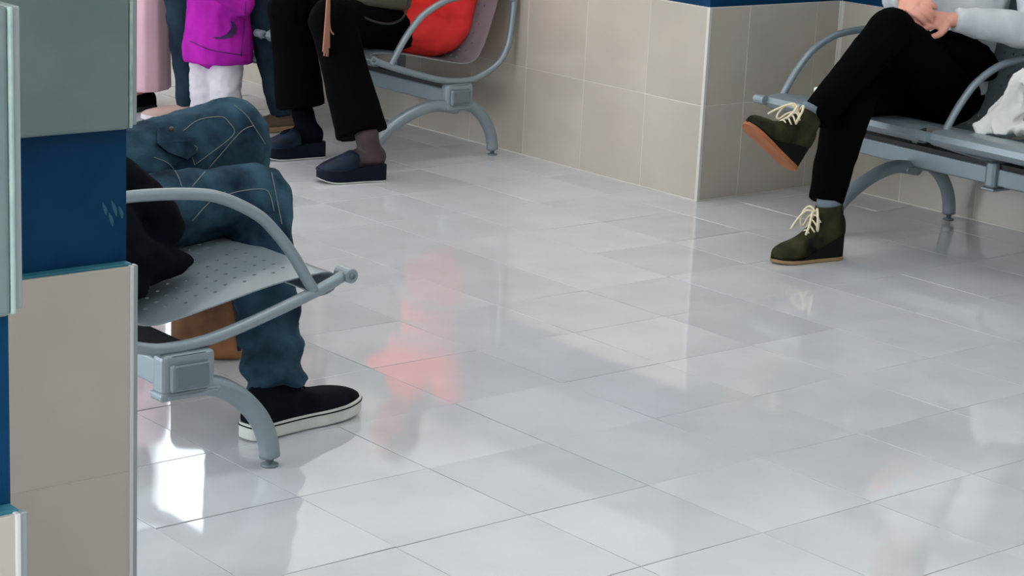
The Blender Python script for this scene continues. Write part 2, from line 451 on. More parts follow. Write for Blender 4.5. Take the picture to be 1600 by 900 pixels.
def bench(label, loc, rz, sgn, nseat, pitch, legs, rs, short_front, arms, dz=0, skip=False):
    """local x = forward, seats run along local y*sgn"""
    e = empty('waiting_bench', loc, rz)
    tag(e, label, 'bench', 'steel waiting benches')
    y = lambda t: t*sgn
    Ltot = nseat*pitch+.02
    def bx(nm, x0, x1, t0, t1, z0, z1, m, bev=0, par=e, seg=3):
        return box(nm, (x0, min(y(t0), y(t1)), z0), (x1, max(y(t0), y(t1)), z1), m, par, bev, seg)
    bx('beam', -.046, .046, -.03, Ltot, .206, .264, STEEL, .006)
    bx('beam_cover', -.040, .040, -.02, Ltot-.01, .262, .280, BLACKP, .002)
    S = lambda s: lim(s, rs)
    sm = seat_mesh('seat', pitch-.05, rs)
    for k in range(nseat):
        o = link('seat', sm, None, e); o.location = (0, y(k*pitch+.025) if sgn > 0 else y(k*pitch+pitch-.025), dz)
        md = o.modifiers.new('thickness', 'SOLIDIFY'); md.thickness = .003; md.offset = 0; o.modifiers.new('crisp_edges', 'EDGE_SPLIT').split_angle = math.radians(40)
        bx('seat_bracket', -.022, .022, k*pitch+pitch/2-.012, k*pitch+pitch/2+.012, .275, .356+dz, STEELD, .004)
    for t in arms:
        side = [(.386, .390), (.312, .364), (.17, .323), (.06, .298), (-.03, .292), (-.10, .302), (-.212, .345), (-.285, .40), (-.325, .47), (-.345, .56), (-.350, .66), (-.352, .76)]
        a = tube('side_tube', [(S(s), y(t), z) for s, z in side], .0125, STEEL, e, 12)
        # front knuckle: short cross cylinder with a recessed bolt
        bm = bmesh.new(); tube_bm(bm, [(.396, y(t-.018), .392), (.396, y(t+.028), .392)], .0155, 16, 1)
        me = bpy.data.meshes.new('front_knuckle'); bmesh.ops.recalc_face_normals(bm, faces=bm.faces); bm.to_mesh(me); bm.free()
        kn = link('front_knuckle', me, STEEL, e)
        tube('bolt', [(.396, y(t-.0205), .392), (.396, y(t-.016), .392)], .007, STEELD, kn, 10, 1)
        arm = [(.311, .368), (.290, .400), (.253, .456), (.210, .507), (.166, .546), (.089, .585), (.015, .602), (-.12, .610), (-.25, .602), (-.346, .585)]
        tube('armrest', [(S(s), y(t), z) for s, z in arm], .0125, STEEL, e, 12)
        bx('arm_clamp', -.062, .062, t-.022, t+.022, .196, .284, STEEL, .012)
        bx('clamp_foot', -.052, .066, t-.028, t+.028, .190, .200, STEEL, .004)
        bx('end_cap', -.042, .042, t-.034, t-.02, .210, .264, STEELD, .008)
    for t in legs:
        F = 1 if short_front else -1
        short = [(.0*F, .205), (.050*F, .203), (.090*F, .190), (.136*F, .160), (.178*F, .114), (.202*F, .064), (.210*F, .022)]
        long_ = [(-.0*F, .190), (-.09*F, .206), (-.17*F, .196), (-.26*F, .162), (-.34*F, .112), (-.385*F, .065), (-.395*F, .022)]
        for P in ((short,) if skip and t == legs[0] else (short, long_)):
            if P[-1][0] < 0: P = [(s*(1 if rs is None else .86), z) for s, z in P]
            lg = tube('leg', [(s, y(t), z) for s, z in P], .0225, STEEL, e, 14)
            fx = P[-1][0]
            tube('foot', [(fx, y(t), .0), (fx, y(t), .005), (fx, y(t), .0055), (fx, y(t), .03)], lambda u: .019 if u < .4 else .0085, STEELD, lg, 12, 1)
        bx('leg_saddle', -.066, .075, t-.024, t+.024, .188, .206, STEEL, .006)
    return e
PITCH = .73
bN = bench('grey steel bench with perforated seat nearest the camera, beside the pillar', (.175, -1.46, 0), 0, 1, 3, PITCH, [0, 1.6], None, True, [0, PITCH, 2*PITCH], -.015, True)
bB = bench('grey steel bench carrying the red-clad sitter, against the tiled wall', (2.877, 1.09, 0), PI-math.radians(.5), -1, 2, PITCH, [0, 1.3], .315, False, [0, PITCH, 2*PITCH])
bR = bench('grey steel bench at right carrying the sitter with crossed legs', (3.592, -.16, 0), PI-math.radians(3), 1, 3, PITCH, [.37, 1.75], .22, False, [0, PITCH, 2*PITCH])

# ------------------------------------------------------------------ shoes
def section(hw, zb, zt, yo=0, n=18, flat=.22):
    out = []
    for k in range(n):
        a = 2*PI*k/n; c, s = math.cos(a), math.sin(a)
        yv = hw*math.copysign(abs(c)**.78, c)+yo
        zz = zb+(zt-zb)*(flat+(1-flat)*abs(s)**.9) if s >= 0 else zb+(zt-zb)*flat*(1-abs(s)**.5)
        out.append((yv, zz))
    return out
def foot_loft(st, L, sub=4):
    A = catmull([V((a[0], a[1], a[2])) for a in st], sub); B = catmull([V((a[3], a[4] if len(a) > 4 else 0, 0)) for a in st], sub)
    return [[V((p.x*L, yy, zz)) for yy, zz in section(max(.004, p.y), p.z, q.x, q.y)] for p, q in zip(A, B)]
def frame_at(heel, toe, lift=0, rollv=0):
    heel = V(heel); toe = V(toe); x = (toe-heel).normalized(); z = V((0, 0, 1)); z = (z-x*z.dot(x)).normalized(); y = z.cross(x)
    m = Matrix((x, y, z)).transposed().to_4x4()
    m = m @ Matrix.Rotation(rollv, 4, 'X')
    m.translation = heel; return m
def part_from(bm, name, m, parent, mtx, base, smooth=True):
    bmesh.ops.recalc_face_normals(bm, faces=bm.faces)
    me = bpy.data.meshes.new(name); bm.to_mesh(me); bm.free()
    me.transform(Matrix.Translation(-base) @ mtx); return link(name, me, m, parent, smooth)
def outline_sole(outl, L, z0, z1, toe_spring=0, grow=0):
    """outl: (u, halfwidth); solid sole with vertical rim"""
    P = catmull([V((u, h, 0)) for u, h in outl], 5)
    pts = [(p.x*L, max(.002, p.y)+grow) for p in P]
    ring = [(x, h) for x, h in pts]+[(x, -h) for x, h in reversed(pts)]
    bm = bmesh.new(); sp = lambda x: toe_spring*max(0, (x/L-.7)/.3)**2
    lo = [bm.verts.new((x, yv*.97, z0+sp(x))) for x, yv in ring]; mi = [bm.verts.new((x, yv, z0+.003+sp(x))) for x, yv in ring]
    zt = z1 if callable(z1) else (lambda x: z1)
    hi = [bm.verts.new((x, yv, zt(x/L)+sp(x)*.7)) for x, yv in ring]
    n = len(ring)
    for A, B in ((lo, mi), (mi, hi)):
        for k in range(n): bm.faces.new((A[k], A[(k+1) % n], B[(k+1) % n], B[k]))
    bm.faces.new(hi); bm.faces.new(list(reversed(lo))); return bm, ring, sp
def sneaker(person, heel, toe, upm=None, solem=None):
    L = (V(toe)-V(heel)).length; mx = frame_at(heel, toe); base = person.location
    st = [(.0, .016, .03, .075), (.03, .030, .024, .100), (.12, .037, .022, .118), (.28, .038, .022, .116), (.42, .042, .022, .092), (.60, .050, .022, .074), (.78, .050, .022, .066), (.92, .038, .024, .054), (.99, .014, .03, .042)]
    bm = bmesh.new(); loft(bm, foot_loft(st, L)); sh = part_from(bm, 'shoe', upm or SNK, person, mx, base)
    outl = [(-.012, .010), (.0, .024), (.06, .036), (.28, .040), (.45, .045), (.62, .054), (.80, .053), (.93, .040), (.995, .018), (1.01, .006)]
    bm, ring, sp = outline_sole(outl, L, 0, .034, .010); part_from(bm, 'sole', solem or RUBBERW, sh, mx, base, False)
    bm = bmesh.new(); tube_bm(bm, [V((x, yv*1.005, .0275+sp(x)*.7)) for x, yv in ring]+[V((ring[0][0], ring[0][1], .0275))], .0016, 5, 1)
    part_from(bm, 'stripe', NAVY, sh, mx, base)
    bm = bmesh.new()
    for k in range(4):
        x = (.36+.055*k)*L; z = .103-.0095*k
        tube_bm(bm, [(x, -.026, z-.012), (x+.006, 0, z+.003), (x, .026, z-.012)], .003, 6, 4)
    part_from(bm, 'laces', upm and LACE or NAVY, sh, mx, base)
    return sh
def clog(person, heel, toe):
    L = (V(toe)-V(heel)).length; mx = frame_at(heel, toe); base = person.location
    st = [(.42, .040, .045, .100), (.50, .046, .040, .108), (.60, .049, .036, .098), (.75, .051, .034, .082), (.88, .046, .034, .068), (.97, .030, .036, .056), (1.0, .010, .040, .048)]
    bm = bmesh.new(); loft(bm, foot_loft(st, L)); sh = part_from(bm, 'clog', CLOG, person, mx, base)
    outl = [(-.01, .010), (.0, .026), (.07, .038), (.3, .040), (.5, .046), (.7, .053), (.86, .050), (.96, .034), (1.0, .016), (1.012, .005)]
    bm, ring, sp = outline_sole(outl, L, 0, lambda u: .058-.016*min(1, max(0, (u-.25)/.5)), .012); so = part_from(bm, 'sole', CLOGS, sh, mx, base, False)
    bm = bmesh.new(); tube_bm(bm, [V((x, yv*.93, (.045+.0)*1)) for x, yv in ring if x > .5*L], .003, 6, 1); part_from(bm, 'welt', CLOG, sh, mx, base)
    bm, ring, sp = outline_sole(outl, L, -.0008, .004, .014, .001); part_from(bm, 'tread', RUBBERW, sh, mx, base, False)
    return sh
def flat_shoe(person, heel, toe, m, sole):
    L = (V(toe)-V(heel)).length; mx = frame_at(heel, toe); base = person.location
    st = [(.0, .014, .02, .06), (.04, .028, .016, .072), (.15, .034, .014, .078), (.35, .036, .014, .070), (.55, .043, .014, .058), (.75, .045, .014, .050), (.92, .034, .016, .040), (1.0, .010, .02, .030)]
    bm = bmesh.new(); loft(bm, foot_loft(st, L)); sh = part_from(bm, 'shoe', m, person, mx, base)
    outl = [(-.01, .010), (.0, .022), (.07, .034), (.3, .037), (.55, .045), (.76, .048), (.92, .036), (1.0, .014), (1.01, .005)]
    bm, ring, sp = outline_sole(outl, L, 0, .020, .008); part_from(bm, 'sole', sole, sh, mx, base, False)
    return sh
def wedge_boot(person, heel, toe, ankle, rollv=0, solem=None, mx=None):
    """heel/toe: ends of the sole; ankle-high laced boot on a wedge"""
    base = person.location; L = (V(toe)-V(heel)).length if mx is None else .25
    if mx is None: mx = frame_at(heel, toe, 0, rollv)
    wz = lambda u: .068*max(0, 1-u/.62)**.85
    st = [(-.01, .014, .085, .120), (.03, .030, .076, .145), (.13, .037, .066, .158), (.26, .039, .052, .158), (.40, .039, .036, .130), (.53, .041, .022, .094), (.67, .043, .014, .073), (.82, .041, .013, .061), (.94, .029, .014, .049), (1.0, .010, .018, .036)]
    bm = bmesh.new(); loft(bm, foot_loft(st, L))
    sh = part_from(bm, 'boot', SUEDE, person, mx, base)
    bm = bmesh.new()   # shaft
    rg, _ = rings(catmull([V((.20*L, 0, .09)), V((.205*L, 0, .13)), V((.215*L, 0, .160)), V((.22*L, 0, .172))], 4), [(.050, .038)]*5+[(.048, .037)]*4+[(.046, .036)]*4, 18, (1, 0, 0)); loft(bm, rg)
    part_from(bm, 'boot_shaft', SUEDE, sh, mx, base)
    bm = bmesh.new(); rg, _ = rings([V((.22*L, 0, .165)), V((.225*L, 0, .192))], [(.043, .034), (.041, .033)], 16, (1, 0, 0)); loft(bm, rg); part_from(bm, 'sock', SOCK, sh, mx, base)
    # wedge
    outl = [(-.005, .012), (.02, .024), (.10, .033), (.3, .035), (.5, .037), (.66, .041), (.82, .040), (.94, .028), (1.0, .010), (1.008, .004)]
    bm, ring, sp = outline_sole(outl, L, .006, lambda u: max(.016, .016+wz(u)), .006); part_from(bm, 'wedge_heel', SUEDED, sh, mx, base, False)
    bm, ring, sp = outline_sole(outl, L, 0, .011, .006, .0025); part_from(bm, 'sole', solem or CREPE, sh, mx, base, False)
    # laces: crossings, bow loops and ends
    bm = bmesh.new(); f = lambda u, yv, dz=0: V((u*L, yv, 0))
    for k in range(4):
        u = .40+.040*k; z = .140-.015*k
        tube_bm(bm, [(u*L, -.026, z-.016), (u*L+.004, 0, z+.002), (u*L, .026, z-.016)], .0028, 6, 4)
    c = V((.405*L, 0, .150))
    for sg in (-1, 1):
        tube_bm(bm, [c, c+V((.012, sg*.020, .016)), c+V((.022, sg*.040, -.006)), c+V((.024, sg*.044, -.040)), c+V((.016, sg*.038, -.046)), c+V((.008, sg*.026, -.018)), c], .0036, 6, 5)
        tube_bm(bm, [c, c+V((.026, sg*.016, .004)), c+V((.046, sg*.034, -.028)), c+V((.062, sg*.040, -.058))], .0036, 6, 5)
    part_from(bm, 'laces', LACE, sh, mx, base)
    return sh

# ------------------------------------------------------------------ people
def hand_chains(wrist, d, n, side=1, curl=.6, scale=1.0):
    """d: direction of the fingers, n: back-of-hand normal; side: where the thumb leaves"""
    wrist = V(wrist); d = V(d).normalized(); n = V(n); n = (n-d*n.dot(d)).normalized(); s = d.cross(n).normalized()*side
    k = scale; out = [chain([wrist, wrist+d*.05*k, wrist+d*.088*k], [(.015*k, .024*k), (.014*k, .036*k), (.011*k, .036*k)], ref=n)]
    for i, ln in enumerate((.068, .078, .072, .056)):
        off = s*((1.5-i)*.0195*k)
        p = wrist+d*.082*k+off; L = [p]; a = 0
        for seg in (.42, .32, .26):
            a += curl*.62; dd = d*math.cos(a)-n*math.sin(a); L.append(L[-1]+dd*(ln*seg*k))
        out.append(chain(L, [.0098*k, .0092*k, .0086*k, .0074*k]))
    p = wrist+d*.028*k+s*.026*k; dd = (d*.7+s*.7-n*.25).normalized()
    q = p+dd*.036*k; q2 = q+(d*.95+s*.15-n*.3).normalized()*.030*k
    out.append(chain([p-s*.012*k, p, q, q2], [.014*k, .014*k, .0110*k, .0085*k]))
    return out
def head_chains(c, f, k=1.0):
    c = V(c); f = V(f).normalized(); s = f.cross(V((0, 0, 1))).normalized(); z = V((0, 0, 1))
    R = Matrix((f, s, z)).transposed()
    def el(off, r): return [[c+R @ (V(off)*k)+R @ ((p)*k) for p in rg] for rg in ball((0, 0, 0), r)]
    return [el((0, 0, .02), (.095, .075, .105)), el((.02, 0, -.045), (.068, .058, .070)), el((.092, 0, -.012), (.018, .013, .020)), el((.078, 0, -.06), (.014, .024, .010)),
            el((0, .076, -.01), (.018, .010, .030)), el((0, -.076, -.01), (.018, .010, .030)), el((.07, 0, .02), (.022, .055, .012))]
def face_parts(person, c, f, k, hair):
    c = V(c); f = V(f).normalized(); s = f.cross(V((0, 0, 1))).normalized(); R = Matrix((f, s, V((0, 0, 1)))).transposed()
    for sg in (-1, 1):
        bm = bmesh.new(); loft(bm, [[c+R @ (V((.083, sg*.030, .0))*k)+R @ (p*k) for p in rg] for rg in ball((0, 0, 0), (.010, .012, .007))])
        me = bpy.data.meshes.new('eye'); bm.to_mesh(me); bm.free(); me.transform(Matrix.Translation(-person.location)); link('eye', me, HAIRD, person, True)
    ch = [[[c+R @ (V((-.016, 0, .040))*k)+R @ (p*k) for p in rg] for rg in ball((0, 0, 0), (.100, .088, .102))],
          [[c+R @ (V((-.065, 0, -.05))*k)+R @ (p*k) for p in rg] for rg in ball((0, 0, 0), (.05, .078, .12))]]
    fuse('hair', ch, .010, hair, person, 3, wr(.004, 60))
def figure(name, label, base, J, face, trouser, top, voxel=.009, rleg=None, rtop=None, ank=None, k=1.0, hair=HAIRB, sleeves=True, hands=None, twr=None, owr=None, skin=SKIN, top_chains=None, legs_skin=True, group=None, hair_on=True):
    P = empty(name, base); tag(P, label, 'person', group)
    J = {a: V(b) for a, b in J.items()}
    J['hd'] = J['head']
    f = V(face).normalized(); side = f.cross(V((0, 0, 1))).normalized()
    b = []
    b.append(chain([J['pel'], J['pel'].lerp(J['chest'], .5), J['chest'], J['chest'].lerp(J['neck'], .75)], [(.09*k, .115*k), (.085*k, .11*k), (.095*k, .135*k), (.065*k, .095*k)], ref=f))
    b.append(chain([J['neck']-V((0, 0, .05*k)), J['neck'], J['head']], [.058*k, .050*k, .05*k]))
    b += head_chains(J['head'], f, k)
    for q in 'lr':
        b.append(chain([J['h'+q], J['h'+q].lerp(J['k'+q], .5), J['k'+q], J['k'+q].lerp(J['a'+q], .35), J['a'+q].lerp(J['k'+q], .12), J['a'+q]], [.054*k, .050*k, .038*k, .036*k, .026*k, .025*k]))
        b.append(chain([J['a'+q], J['a'+q]+(J['f'+q]-J['a'+q])*.6, J['f'+q]], [.022*k, .018*k, .012*k]))
        b.append(chain([J['s'+q], J['e'+q], J['w'+q]], [.040*k, .034*k, .023*k]))
    hands = hands or {}
    for q in 'lr':
        hd = hands.get(q) or dict(d=(J['w'+q]-J['e'+q]), n=V((0, 0, 1)), side=1 if q == 'l' else -1, curl=.5)
        b += hand_chains(J['w'+q], hd['d'], hd['n'], hd['side'], hd['curl'], k)
    body, _ = fuse('body', b, voxel, skin, P, 2)
    body.data.name = 'body'
    if hair_on: face_parts(P, J['head'], f, k, hair)
    res = {'P': P}
    if trouser:
        t = [chain([J['pel']-V((0, 0, .02)), J['pel']+V((0, 0, .10*k))], [(.115*k, .165*k), (.105*k, .150*k)], ref=f)]
        for q in 'lr':
            rl = rleg[q] if isinstance(rleg, dict) else (rleg or [.088, .082, .070, .066, .060, .062])
            e = ank[q] if ank else .86
            A, K, H = J['a'+q], J['k'+q], J['h'+q]
            kb = K+(K-(A+H)*.5).normalized()*.0
            t.append(chain([H, H.lerp(K, .5), H.lerp(K, .86), K, K.lerp(A, .14), K.lerp(A, .5), K.lerp(A, e)], [rl[0]*k, rl[1]*k, rl[2]*k*1.02, rl[2]*k, rl[2]*k*.99, rl[3]*k, rl[4]*k], flatB=True))
        res['trousers'], res['tb'] = fuse('trousers', t, .0075, trouser, P, 3, twr or wr(.006, 16))
    if top:
        rt_ = rtop or dict(w=(.120, .165), m=(.115, .155), c=(.115, .172), n=(.075, .10), arm=[.058, .052, .040])
        c = [chain([J['pel']+V((0, 0, .02)), J['pel'].lerp(J['chest'], .5), J['chest'], J['chest'].lerp(J['neck'], .8)], [tuple(x*k for x in rt_['w']), tuple(x*k for x in rt_['m']), tuple(x*k for x in rt_['c']), tuple(x*k for x in rt_['n'])], ref=f)]
        if sleeves:
            for q in 'lr':
                c.append(chain([J['s'+q], J['s'+q].lerp(J['e'+q], .6), J['e'+q], J['e'+q].lerp(J['w'+q], .5), J['e'+q].lerp(J['w'+q], .97)], [rt_['arm'][0]*k*1.1, rt_['arm'][0]*k, rt_['arm'][1]*k, rt_['arm'][1]*.92*k, rt_['arm'][2]*k], flatB=True))
        c += top_chains or []
        res['top'], res['ob'] = fuse('top', c, .0085, top, P, 3, owr or wr(.007, 14))
    return res

# --- sitter in jeans on the near bench, mostly behind the pillar
J = dict(pel=(.05, -.92, .475), chest=(-.04, -.94, .83), neck=(-.02, -.94, 1.04), head=(.04, -.94, 1.20),
         hr=(.12, -1.02, .460), kr=(.605, -1.055, .478), ar=(.520, -1.272, .095), fr=(.60, -1.255, .045),
         hl=(.12, -.82, .475), kl=(.665, -.865, .590), al=(.770, -.700, .11), fl=(.85, -.67, .045),
         sr=(-.05, -1.11, .95), er=(.02, -1.22, .70), wr=(.13, -1.16, .555), sl=(-.05, -.77, .95), el=(.03, -.68, .72), wl=(.20, -.74, .62))
def jw(p):
    q = V((p.x*9, p.y*9, p.z*9)); a = .007*noise.noise(q)+.008*(.5-abs(noise.noise(q*1.9+V((3, 1, 2)))))+.003*noise.noise(q*3.7)
    if p.z < .30: a += .0075*math.sin(p.z*95+6*noise.noise(V((p.x*9, p.y*9, p.z*5))))*min(1, (.30-p.z)/.1)
    return a
g = figure('person', 'person in faded blue jeans and black sneakers sitting behind the pillar', (.2, -1.1, 0), J, (1, 0, 0), DENIM, NAVY,
           rleg=dict(r=[.090, .084, .074, .070, .062, .066], l=[.094, .088, .080, .066, .060, .060]), ank=dict(r=1.0, l=1.0), twr=jw, hair=HAIRD,
           rtop=dict(w=(.135, .175), m=(.125, .165), c=(.12, .18), n=(.08, .10), arm=[.062, .056, .044]),
           top_chains=[chain([(.03, -1.10, .60), (.11, -1.22, .50), (.20, -1.25, .43), (.322, -1.245, .407)], [(.08, .14), (.060, .13), (.040, .09), (.007, .014)], ref=(0, -.5, 1)),
                       chain([(.03, -1.18, .47), (.10, -1.30, .42), (.16, -1.33, .395)], [(.05, .12), (.040, .10), (.012, .05)], ref=(0, -.5, 1)),
                       chain([(.06, -1.06, .64), (.16, -1.12, .58), (.25, -1.17, .52), (.31, -1.205, .46)], [(.075, .11), (.060, .10), (.045, .07), (.016, .045)], ref=(0, -.5, 1)),
                       chain([(.03, -1.00, .72), (.14, -1.06, .70), (.19, -1.10, .64)], [(.09, .11), (.06, .09), (.04, .06)])])
P1 = g['P']
sneaker(P1, (.435, -1.292, .004), (.768, -1.232, .004))
sneaker(P1, (.72, -.72, .004), (1.0, -.62, .004))
tr = g['trousers']
seams('stitched_seams', g['tb'], [
    [(286, 205), (310, 188), (345, 183), (358, 192), (366, 206), (352, 222), (306, 256)],
    [(396, 196), (376, 206), (340, 246), (300, 292)],
    [(366, 165), (384, 180), (398, 200), (414, 225)],
    [(240, 246), (262, 255), (276, 272), (284, 292)],
    [(352, 305), (380, 298), (412, 296), (422, 306), (428, 330)],
    [(424, 270), (432, 310), (440, 350)], [(300, 345), (325, 318), (352, 300)],
    [(300, 225), (308, 232), (300, 242), (304, 258)]], .0011, STITCH, tr)
# cargo pocket flap and its button on the far thigh
fp = onto(g['tb'], [(245, 204), (275, 198), (300, 222), (306, 240), (292, 250), (262, 240), (244, 226)], .004)
if len(fp) > 4:
    c = sum(fp, V())/len(fp); bm = bmesh.new(); cv = bm.verts.new(c+V((0, -.002, .004))); vs = [bm.verts.new(p) for p in fp]
    for k in range(len(vs)): bm.faces.new((cv, vs[k], vs[(k+1) % len(vs)]))
    r = bmesh.ops.extrude_face_region(bm, geom=bm.faces[:]); 
    for v in r['geom']:
        if isinstance(v, bmesh.types.BMVert): v.co += V((-.004, -.008, .006))*.6
    bmesh.ops.recalc_face_normals(bm, faces=bm.faces)
    me = bpy.data.meshes.new('pocket_flap'); bm.to_mesh(me); bm.free(); me.transform(Matrix.Translation(-P1.location)); pf = link('pocket_flap', me, DENIM, tr)
bp = onto(g['tb'], [(267, 206)], .008)
if bp:
    bm = bmesh.new(); loft(bm, ball(bp[0]-P1.location, (.007, .005, .006))); me = bpy.data.meshes.new('button'); bm.to_mesh(me); bm.free(); link('button', me, BROWNS, tr, True)

# --- sitter in red on the bench by the wall
J = dict(pel=(2.925, 1.43, .475), chest=(2.985, 1.43, .82), neck=(2.94, 1.43, 1.02), head=(2.90, 1.43, 1.17),
         hl=(2.85, 1.33, .455), kl=(2.335, 1.135, .535), al=(2.345, .925, .115), fl=(2.28, .935, .055),
         hr=(2.85, 1.53, .455), kr=(2.355, 1.435, .545), ar=(2.385, 1.375, .115), fr=(2.32, 1.385, .055),
         sl=(2.98, 1.19, .95), el=(2.86, 1.10, .74), wl=(2.66, 1.22, .665), sr=(2.98, 1.54, .95), er=(2.84, 1.62, .74), wr=(2.64, 1.46, .68))
def rw(p):
    q = V((p.x*10, p.y*10, p.z*16)); return .007*noise.noise(q)+.0035*noise.noise(q*2.4)
g = figure('person', 'person in a red top, black trousers and navy clogs seated by the wall', (2.9, 1.36, 0), J, (-1, 0, 0), BLACK, RED,
           rleg=[.088, .086, .082, .085, .093, .09], ank=dict(l=.90, r=.84), twr=wr(.004, 12), hair=HAIRB, owr=rw,
           rtop=dict(w=(.150, .200), m=(.145, .185), c=(.135, .19), n=(.08, .10), arm=[.062, .056, .044]),
           top_chains=[chain([(2.68, 1.30, .50), (2.80, 1.31, .485), (2.93, 1.31, .465), (2.985, 1.33, .50), (3.005, 1.34, .60)], [(.090, .105), (.115, .118), (.110, .120), (.105, .125), (.10, .13)]), chain([(2.70, 1.52, .50), (2.93, 1.53, .48)], [(.09, .10), (.11, .12)])])
P2 = g['P']
clog(P2, (2.400, .886, .002), (2.165, .955, .002)); clog(P2, (2.455, 1.343, .002), (2.215, 1.388, .002))
ch = [chain([(2.345, .92, .16), (2.352, .915, .12), (2.372, .905, .078)], [.043, .041, .039]), chain([(2.375, .904, .085), (2.28, .93, .070)], [.038, .037])]
fuse('stocking', ch, .006, SKINS, P2, 2)
ch = [chain([(2.385, 1.375, .16), (2.395, 1.368, .12), (2.42, 1.358, .078)], [.043, .041, .039]), chain([(2.42, 1.356, .085), (2.32, 1.375, .070)], [.038, .037])]
fuse('stocking', ch, .006, NAVY, P2, 2)

# handbag on that lap, with a thin strap loop and a fringe
hb = empty('handbag', (2.60, 1.22, .555)); tag(hb, 'dark olive leather handbag with thin strap on the red sitter\'s lap', 'handbag')
me = box_me('bag_body', (-.15, -.06, 0), (.13, .06, .16), .03, 4)
link('bag_body', me, OLIVE, hb, True).rotation_euler = (0, .10, .22)
tube('strap', [(.09, -.07, .10), (.045, -.10, -.01), (-.05, -.135, -.035), (-.14, -.125, -.015), (-.22, -.10, .04), (-.25, -.08, .10), (-.12, -.03, .15)], .004, BLACKP, hb)
tf = empty('leather_tassel', (2.262, 1.075, .555)); tag(tf, 'tan leather fringe tassel hanging over the black trouser knee', 'tassel')
random.seed(3)
for k in range(7):
    dx = (k-3)*.006; dz = -.10-.05*random.random()+(.03 if k == 6 else 0)
    tube('fringe_strip', [(dx*.3, dx*.2-.02, .16), (dx*.6-.008, dx*.4-.03, .05), (dx-.012, dx*.5-.035, dz*.5), (dx*1.3-.012+(.03 if k == 6 else 0), dx*.6-.035, dz)], .0032, TASSEL, tf, 6)
tube('knot', [(0, -.02, .19), (-.002, -.024, .13)], .009, TASSEL, tf)

# --- sitter behind the child, dark jeans, on the same bench
J = dict(pel=(2.96, 2.14, .475), chest=(2.99, 2.14, .82), neck=(2.97, 2.14, 1.02), head=(2.92, 2.14, 1.17),
         hl=(2.88, 2.02, .455), kl=(2.52, 1.90, .525), al=(2.62, 1.865, .10), fl=(2.58, 1.87, .04),
         hr=(2.88, 2.26, .455), kr=(2.43, 2.33, .525), ar=(2.415, 2.215, .09), fr=(2.36, 2.22, .04),
         sl=(2.98, 1.97, .95), el=(2.82, 1.92, .74), wl=(2.62, 2.02, .66), sr=(2.98, 2.31, .95), er=(2.82, 2.36, .74), wr=(2.62, 2.24, .66))
g = figure('person', 'person in dark jeans and beige shoes seated behind the child in purple', (2.9, 2.14, 0), J, (-1, 0, 0), DENIM2, NAVY,
           rleg=[.086, .080, .068, .062, .056, .055], ank=dict(l=1.08, r=1.08), hair=HAIRD)
P4 = g['P']
flat_shoe(P4, (2.47, 2.17, .002), (2.235, 2.285, .002), BEIGE, PALE); flat_shoe(P4, (2.685, 1.845, .002), (2.45, 1.90, .002), BROWNS, CREPE)

# --- standing child in purple
cb = V((2.385, 1.965, 0)); kz = .60
J = dict(pel=cb+V((0, 0, .335)), chest=cb+V((0, 0, .56)), neck=cb+V((0, 0, .70)), head=cb+V((-.01, 0, .82)),
         hl=cb+V((.01, -.055, .33)), kl=cb+V((0, -.058, .18)), al=cb+V((.01, -.06, .05)), fl=cb+V((-.05, -.06, .025)),
         hr=cb+V((-.01, .055, .33)), kr=cb+V((-.02, .058, .18)), ar=cb+V((-.01, .06, .05)), fr=cb+V((-.07, .06, .025)),
         sl=cb+V((0, -.11, .62)), el=cb+V((.02, -.15, .50)), wl=cb+V((-.09, -.12, .56)), sr=cb+V((0, .11, .62)), er=cb+V((.02, .15, .50)), wr=cb+V((-.09, .12, .56)))
g = figure('person', 'small child in a purple hoodie and pale grey trousers standing by the bench', cb, J, (-.8, -.5, 0), PALE, PURPLE,
           rleg=[.100, .104, .098, .098, .098, .094], ank=dict(l=.90, r=.90), k=kz*1.05, voxel=.007, twr=wr(.005, 26, (1, 1, 1.6)), owr=wr(.004, 20),
           rtop=dict(w=(.190, .215), m=(.175, .200), c=(.15, .19), n=(.09, .10), arm=[.075, .066, .055]),
           top_chains=[chain(list((cb+V((0, 0, .272)), cb+V((0, 0, .34)), cb+V((0, 0, .44)))), [(.128, .140), (.128, .138), (.108, .118)], ref=(-.8, -.5, 0), flatA=True)])
P3 = g['P']
flat_shoe(P3, tuple(cb+V((.05, -.06, .001))), tuple(cb+V((-.10, -.085, .001))), PALE, RUBBERW); flat_shoe(P3, tuple(cb+V((.03, .06, .001))), tuple(cb+V((-.12, .04, .001))), PALE, RUBBERW)
# dark swoosh print on the hoodie
sw = [(332, 58.5), (345, 57.5), (354, 53), (360, 46), (361.5, 38), (359, 32.5), (366, 35), (370, 43), (368.5, 52), (362, 58), (350, 60.5), (338, 60.5)]
sp_ = onto(g['ob'], sw, .0025)
if len(sp_) == len(sw):
    bm = bmesh.new(); vs = [bm.verts.new(p-cb) for p in sp_]
    for k in range(5): bm.faces.new((vs[k], vs[k+1], vs[10-k], vs[11-k]))
    me = bpy.data.meshes.new('printed_swoosh'); bm.to_mesh(me); bm.free(); o = link('printed_swoosh', me, DKPURPLE, g['top']); md = o.modifiers.new('t', 'SOLIDIFY'); md.thickness = .002
seams('hoodie_zip', g['ob'], [[(384, 2), (381, 40), (376, 88)], [(297, 64), (330, 78), (378, 86)]], .0016, DKPURPLE, g['top'])

